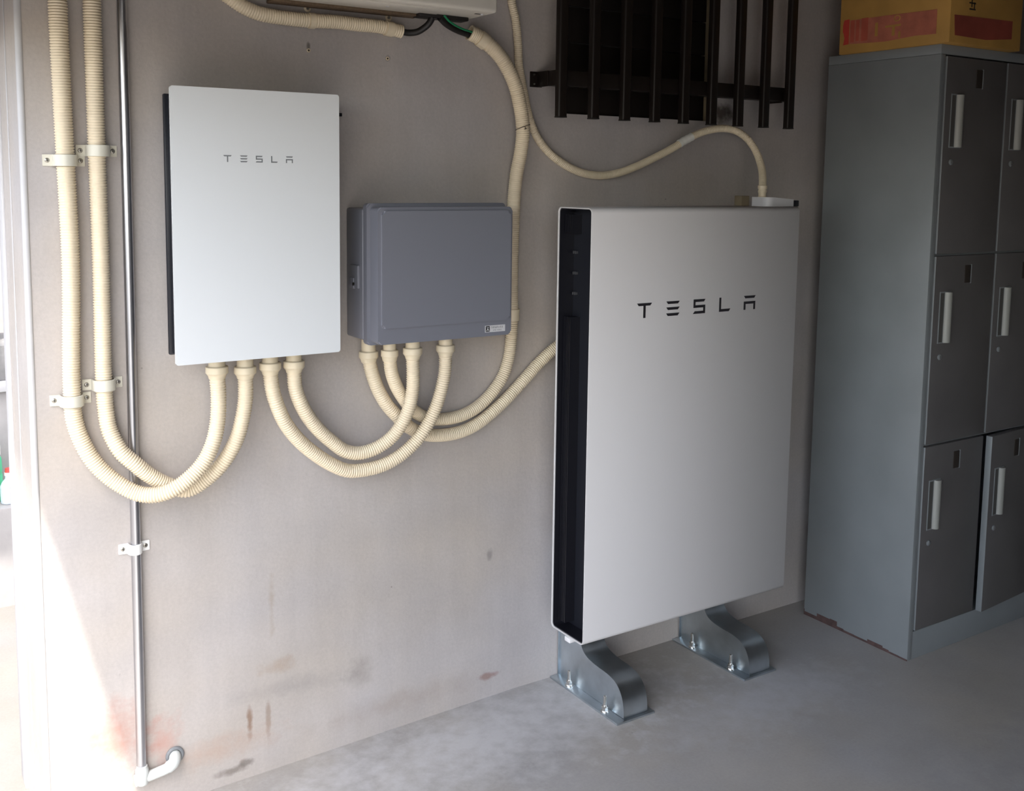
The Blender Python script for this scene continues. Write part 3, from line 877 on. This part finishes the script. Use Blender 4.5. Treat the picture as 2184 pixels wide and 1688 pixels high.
# small hanging clips
def hang_clip(c, d, r, half, screw_at, label):
    t = thing('conduit_clip', label, 'clip', c, 'small clips under the overhead appliance')
    d = Vector(d).normalized()
    obj('ring', lathe(nb(), Vector(c) - d * half, d, [(0, r - 0.002), (0.0004, r), (2 * half - 0.0004, r), (2 * half, r - 0.002)], 24), M['fitting'], t)
    s = lathe(nb(), (screw_at[0], 0, screw_at[1]), (0, -1, 0), [(0, 0.0085), (0.002, 0.0085), (0.003, 0.006)], 18)
    so = obj('hanger_screw', s, M['fitting'], t)
    obj('screw_head', lathe(nb(), (screw_at[0], -0.003, screw_at[1]), (0, -1, 0), [(0, 0.004), (0.003, 0.0035)], 14), M['screw'], so)
    return t

hang_clip((0.3640, -0.0172, 1.8084), (1, 0, 0.02), 0.0186, 0.0075, (0.3605, 1.8385), 'clip in the middle of the short conduit under the overhead appliance')
hang_clip((0.5640, -0.0190, 1.8068), (1, 0, -0.12), 0.0184, 0.0100, (0.5712, 1.8361), 'clip at the open end of the short conduit, beside the black cable')
hang_clip((0.8270, -0.0268, 1.7995), (0.031, -0.004, -0.0185), 0.0216, 0.0110, (0.8270, 1.8270), 'clip near the open end of the conduit holding the green wire')

# wire tie where the thick and the thin conduit touch
b = nb()
cs = [Vector((0.9418 + 0.0188 * math.cos(a), -0.0452 + 0.0188 * math.sin(a), 1.5815 + 0.006 * math.cos(a) - 0.004 * math.sin(a))) for a in [2 * math.pi * k / 32 for k in range(33)]]
sweep(b, cs, [0.0011] * 33, 8, cap=False)
cs, _ = spline([(0.9290, -0.0585, 1.5800), (0.9320, -0.066, 1.5830), (0.9365, -0.067, 1.5790), (0.9330, -0.067, 1.5755), (0.9400, -0.066, 1.5780)], 0.002)
sweep(b, cs, [0.0011] * len(cs), 8)
tag(obj('wire_tie', b, M['conduit_tie']), 'twisted brown wire tie around the thick conduit', 'tie')

# ================================================================ overhead appliance and its cables
ac = thing('overhead_appliance', 'cream wall-mounted appliance cut off by the top edge of the photo', 'appliance', (0.513, -0.08, 1.847))
hb = obj('housing', box(nb(), 0.24, 0.7870, -0.165, 0.0, 1.847, 2.16, 0.009, 4), M['acbody'], ac)
obj('seal_strip', box(nb(), 0.26, 0.640, -0.046, -0.003, 1.8395, 1.8475, 0.002), M['brown_mesh'], hb)['label'] = 'brown strip along the rear lower edge'
obj('bottom_panel', box(nb(), 0.30, 0.672, -0.135, -0.045, 1.8455, 1.8475, 0.0008), M['acbody'], hb)
obj('cable_slot', box(nb(), 0.625, 0.765, -0.062, -0.024, 1.8375, 1.8475, 0.003), M['black'], ac)['label'] = 'black rubber cable slot'
for (x, y) in ((0.520, -0.100), (0.762, -0.028), (0.764, -0.125)):
    obj('screw', lathe(nb(), (x, y, 1.8475), (0, 0, -1), [(0, 0.005), (0.003, 0.004)], 12), M['plate_silver'], ac)
obj('vent_notch', box(nb(), 0.745, 0.760, -0.128, -0.121, 1.8462, 1.8475), M['black'], ac)
obj('vent_notch', box(nb(), 0.655, 0.668, -0.118, -0.114, 1.8462, 1.8475), M['black'], ac)

tag(obj('black_cable', smooth_tube(PATH_K1, 0.0080), M['black']), 'black cable bending from the appliance into the short conduit', 'cable', 'black cables under the appliance')
tag(obj('black_cable', smooth_tube(PATH_K2, 0.0078), M['black']), 'black cable running beside the green wire into the long conduit', 'cable', 'black cables under the appliance')
tag(obj('green_wire', smooth_tube([(x, y - 0.008, z + 0.002) for x, y, z in PATH_K3], 0.0026), M['green']), 'thin green wire entering the open conduit with a black cable', 'wire')

# wall plugs
for (x, z, l) in ((0.363, 1.742, 'small old wall plug in a dark chip below the short conduit clip'), (0.569, 1.7376, 'small old wall plug below the open end of the short conduit')):
    t = thing('wall_plug', l, 'wall plug', (x, 0, z), 'old wall plugs')
    obj('rim', lathe(nb(), (x, 0, z), (0, -1, 0), [(0, 0.0046), (0.0012, 0.0046), (0.0014, 0.0030)], 16), M['fitting'], t)
    obj('hole', lathe(nb(), (x, -0.0013, z), (0, -1, 0), [(0, 0.0022), (0.0004, 0.0022)], 12), M['black'], t)

# ================================================================ window grille
gr = thing('window_grille', 'dark brown metal bar grille in front of the boarded window', 'grille', (1.46, -0.09, 1.611))
for i in range(9):
    x = 1.0250 + i * 0.10765
    ba = obj('bar', prism(nb(), rrect(x - 0.0142, x + 0.0142, -0.1110, -0.0890, 0.0055, 4), 2, 1.6115, 2.26), M['grille'], gr, angle=50)
    obj('end_cap', box(nb(), x - 0.0135, x + 0.0135, -0.1105, -0.0895, 1.6080, 1.6115, 0.001), M['black'], ba)
obj('rail', box(nb(), 1.0165, 1.905, -0.0890, -0.0520, 1.6925, 1.7330, 0.0015), M['grille'], gr)
obj('rail', box(nb(), 1.0165, 1.905, -0.0890, -0.0520, 2.1700, 2.2100, 0.0015), M['grille'], gr)
for bz in (1.7130, 2.19):
    b = nb()
    box(b, 0.992, 1.030, -0.004, 0.0, bz - 0.0205, bz + 0.0205, 0.001)
    box(b, 1.0145, 1.0185, -0.0520, -0.002, bz - 0.0205, bz + 0.0205, 0.001)
    bk = obj('bracket', b, M['grille'], gr)
    if bz < 2:
        for dz in (-0.0125, 0.0125):
            obj('screw', lathe(nb(), (1.0035, -0.004, bz + dz), (0, -1, 0), [(0, 0.0034), (0.002, 0.0028)], 14), M['bolt'], bk)
b = nb()
box(b, 1.868, 1.905, -0.004, 0.0, 1.6900, 1.7330, 0.001)
box(b, 1.862, 1.867, -0.0890, 0.0, 1.6870, 1.7330, 0.001)
obj('bracket', b, M['grille'], gr)

# ================================================================ locker
LX0, LX1, LYF, LYB, LZ = 2.081, 2.985, -0.480, -0.080, 1.8426
lk = thing('steel_locker', 'grey steel locker with tall narrow doors against the wall beside the battery', 'locker', ((LX0 + LX1) / 2, -0.28, 0.0))
b = nb()
box(b, LX0, LX0 + 0.022, LYF, LYB, 0.0, LZ - 0.028, 0.0015)
box(b, LX1 - 0.022, LX1, LYF, LYB, 0.0, LZ - 0.028, 0.0015)
box(b, LX0, LX1, LYF, LYB, LZ - 0.0275, LZ, 0.0015)
box(b, LX0 + 0.022, LX1 - 0.022, LYB - 0.004, LYB, 0.02, LZ - 0.03)
box(b, LX0 + 0.022, LX1 - 0.022, LYF + 0.001, LYB - 0.004, 0.0, 0.088, 0.001)
for zz in (0.6665, 1.2375):
    box(b, LX0 + 0.022, LX1 - 0.022, LYF + 0.010, LYB - 0.004, zz - 0.004, zz + 0.004)
for xx in (2.4015, 2.7015):
    box(b, xx - 0.004, xx + 0.004, LYF + 0.012, LYB - 0.004, 0.088, LZ - 0.028)
ca = obj('cabinet', b, M['locker'], lk)
b = nb()
yy = LYF
while yy < LYB:
    y2 = min(yy + random.uniform(0.02, 0.06), LYB)
    box(b, LX0 - 0.0006, LX0 + 0.001, yy, y2, 0.0, random.uniform(0.004, 0.016) if yy < -0.25 else random.uniform(0.008, 0.026))
    yy = y2
obj('rusted_foot', b, M['rust'], ca)['label'] = 'rusty chipped bottom edge'

rows = [(1.2415, 1.8100), (0.6710, 1.2340), (0.0925, 0.6625)]
def locker_door(c, r, open_deg=0.0):
    x0 = 2.1065 + c * 0.3
    x1 = x0 + 0.2915
    z0, z1 = rows[r]
    yf, yb = LYF - 0.004, LYF + 0.016
    hinge = Vector((x1, yb, 0))
    rot = Matrix.Rotation(math.radians(open_deg), 4, 'Z')
    def fix(b):
        if open_deg:
            for v in b.verts:
                v.co = hinge + rot @ (v.co - hinge)
        return b
    d = obj('door', fix(box(nb(), x0, x1, yf, yb, z0, z1, 0.0012)), [M['locker_front_shaded'], M['locker']], lk)
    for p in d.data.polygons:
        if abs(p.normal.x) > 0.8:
            p.material_index = 1      # rolled edges keep the cabinet colour, without the painted shade
    hz1 = z1 - 0.105
    hz0 = hz1 - 0.155
    hx = x0 + 0.0265
    b = nb()
    box(b, hx, hx + 0.056, yf - 0.0015, yf + 0.0005, hz0, hz1, 0.0005)
    h = obj('handle', fix(b), M['locker'], d)
    # half-round pull lip on the far side of the finger recess
    prof = [(hx + 0.024, yf - 0.001)] + [(hx + 0.038 - 0.014 * math.cos(math.pi * k / 10), yf - 0.001 - 0.013 * math.sin(math.pi * k / 10)) for k in range(1, 9)] + [(hx + 0.053, yf - 0.001)]
    obj('pull', fix(prism(nb(), prof, 2, hz0 + 0.002, hz1 - 0.002)), M['handle'], h, angle=60)
    b = nb()
    box(b, hx + 0.003, hx + 0.020, yf - 0.0019, yf - 0.0012, hz0 + 0.004, hz1 - 0.004)
    obj('finger_recess', fix(b), M['recess'], h)
    kz = hz0 - 0.041
    k = obj('lock', fix(lathe(nb(), (hx + 0.014, yf + 0.001, kz), (0, -1, 0), [(0, 0.0085), (0.0035, 0.0085), (0.0045, 0.007)], 18)), M['locker'], d)
    obj('keyhole', fix(box(nb(), hx + 0.013, hx + 0.015, yf - 0.0040, yf - 0.0034, kz - 0.004, kz + 0.004)), M['bolt'], k)
    b = nb()
    box(b, x0 + 0.1415, x0 + 0.172, yf - 0.0016, yf + 0.0004, z1 - 0.083, z1 - 0.030, 0.0004)
    s = obj('name_slot', fix(b), M['slot'], d)
    b = nb()
    box(b, x0 + 0.170, x0 + 0.1745, yf - 0.0024, yf + 0.0004, z1 - 0.085, z1 - 0.028, 0.0004)
    obj('slot_edge', fix(b), M['locker'], s)
    return d

for c in range(3):
    for r in range(3):
        locker_door(c, r, 4.6 if (c, r) == (1, 2) else 0.0)

# ================================================================ carton on the locker
KX0, KX1, KY0, KY1, KZ0, KZ1 = 2.066, 2.413, -0.5125, -0.130, LZ, 2.16
kt = thing('cardboard_carton', 'orange-brown cardboard carton with red print on top of the locker', 'carton', ((KX0 + KX1) / 2, (KY0 + KY1) / 2, KZ0))
ck = obj('box_body', box(nb(), KX0, KX1, KY0, KY1, KZ0, KZ1, 0.0025), M['carton'], kt)
b = nb()
prism(b, [(-0.470, 1.9385), (-0.470, 1.8700), (-0.40, 1.8720), (-0.30, 1.8660), (-0.20, 1.8700), (-0.168, 1.8720), (-0.168, 1.9430), (-0.30, 1.9420)], 0, KX0 - 0.0008, KX0 + 0.0005)
obj('faded_band', b, M['red_faded'], ck)['label'] = 'faded red printed band'
b = nb()
prism(b, [(-0.147, 1.9455), (-0.166, 1.9470), (-0.166, 1.8715), (-0.146, 1.8700), (-0.150, 1.8900), (-0.146, 1.9060), (-0.143, 1.9100), (-0.143, 1.9300)], 0, KX0 - 0.0011, KX0 + 0.0005)
obj('red_print', b, M['red_tape'], ck)['label'] = 'bright red printed stroke'
b = nb()
for (ya, yb_, za, zb) in ((-0.172, -0.186, 1.876, 1.942), (-0.192, -0.204, 1.878, 1.941), (-0.212, -0.236, 1.876, 1.944)):
    box(b, KX0 - 0.0011, KX0 + 0.0005, yb_, ya, za, zb)
obj('red_print', b, M['red_mid'], ck)['label'] = 'duller red printed strokes'
b = nb()
for (ya, yb_, za, zb) in ((-0.262, -0.272, 1.885, 1.925), (-0.298, -0.352, 1.906, 1.912), (-0.322, -0.332, 1.880, 1.906), (-0.345, -0.352, 1.872, 1.890)):
    box(b, KX0 - 0.0014, KX0 + 0.0005, yb_, ya, za, zb)
cs = [Vector((KX0 - 0.0006, -0.338 + 0.010 * math.cos(a), 1.930 + 0.008 * math.sin(a))) for a in [2 * math.pi * k / 20 for k in range(21)]]
sweep(b, cs, [0.0018] * 21, 6, cap=False)
obj('worn_print', b, M['carton'], ck)
b = nb()
prism(b, [(2.084, 1.920), (2.365, 1.926), (2.365, 1.874), (2.240, 1.862), (2.090, 1.864)], 1, KY0 - 0.0008, KY0 + 0.0005)
obj('front_band', b, M['red_dark'], ck)
b = nb()
for (xa, za, w, h) in ((2.150, 1.957, 0.030, 0.004), (2.160, 1.948, 0.004, 0.020), (2.172, 1.944, 0.004, 0.018), (2.152, 1.940, 0.028, 0.004)):
    box(b, xa, xa + w, KY0 - 0.0009, KY0 + 0.0005, za, za + h)
obj('dark_print', b, M['slot'], ck)
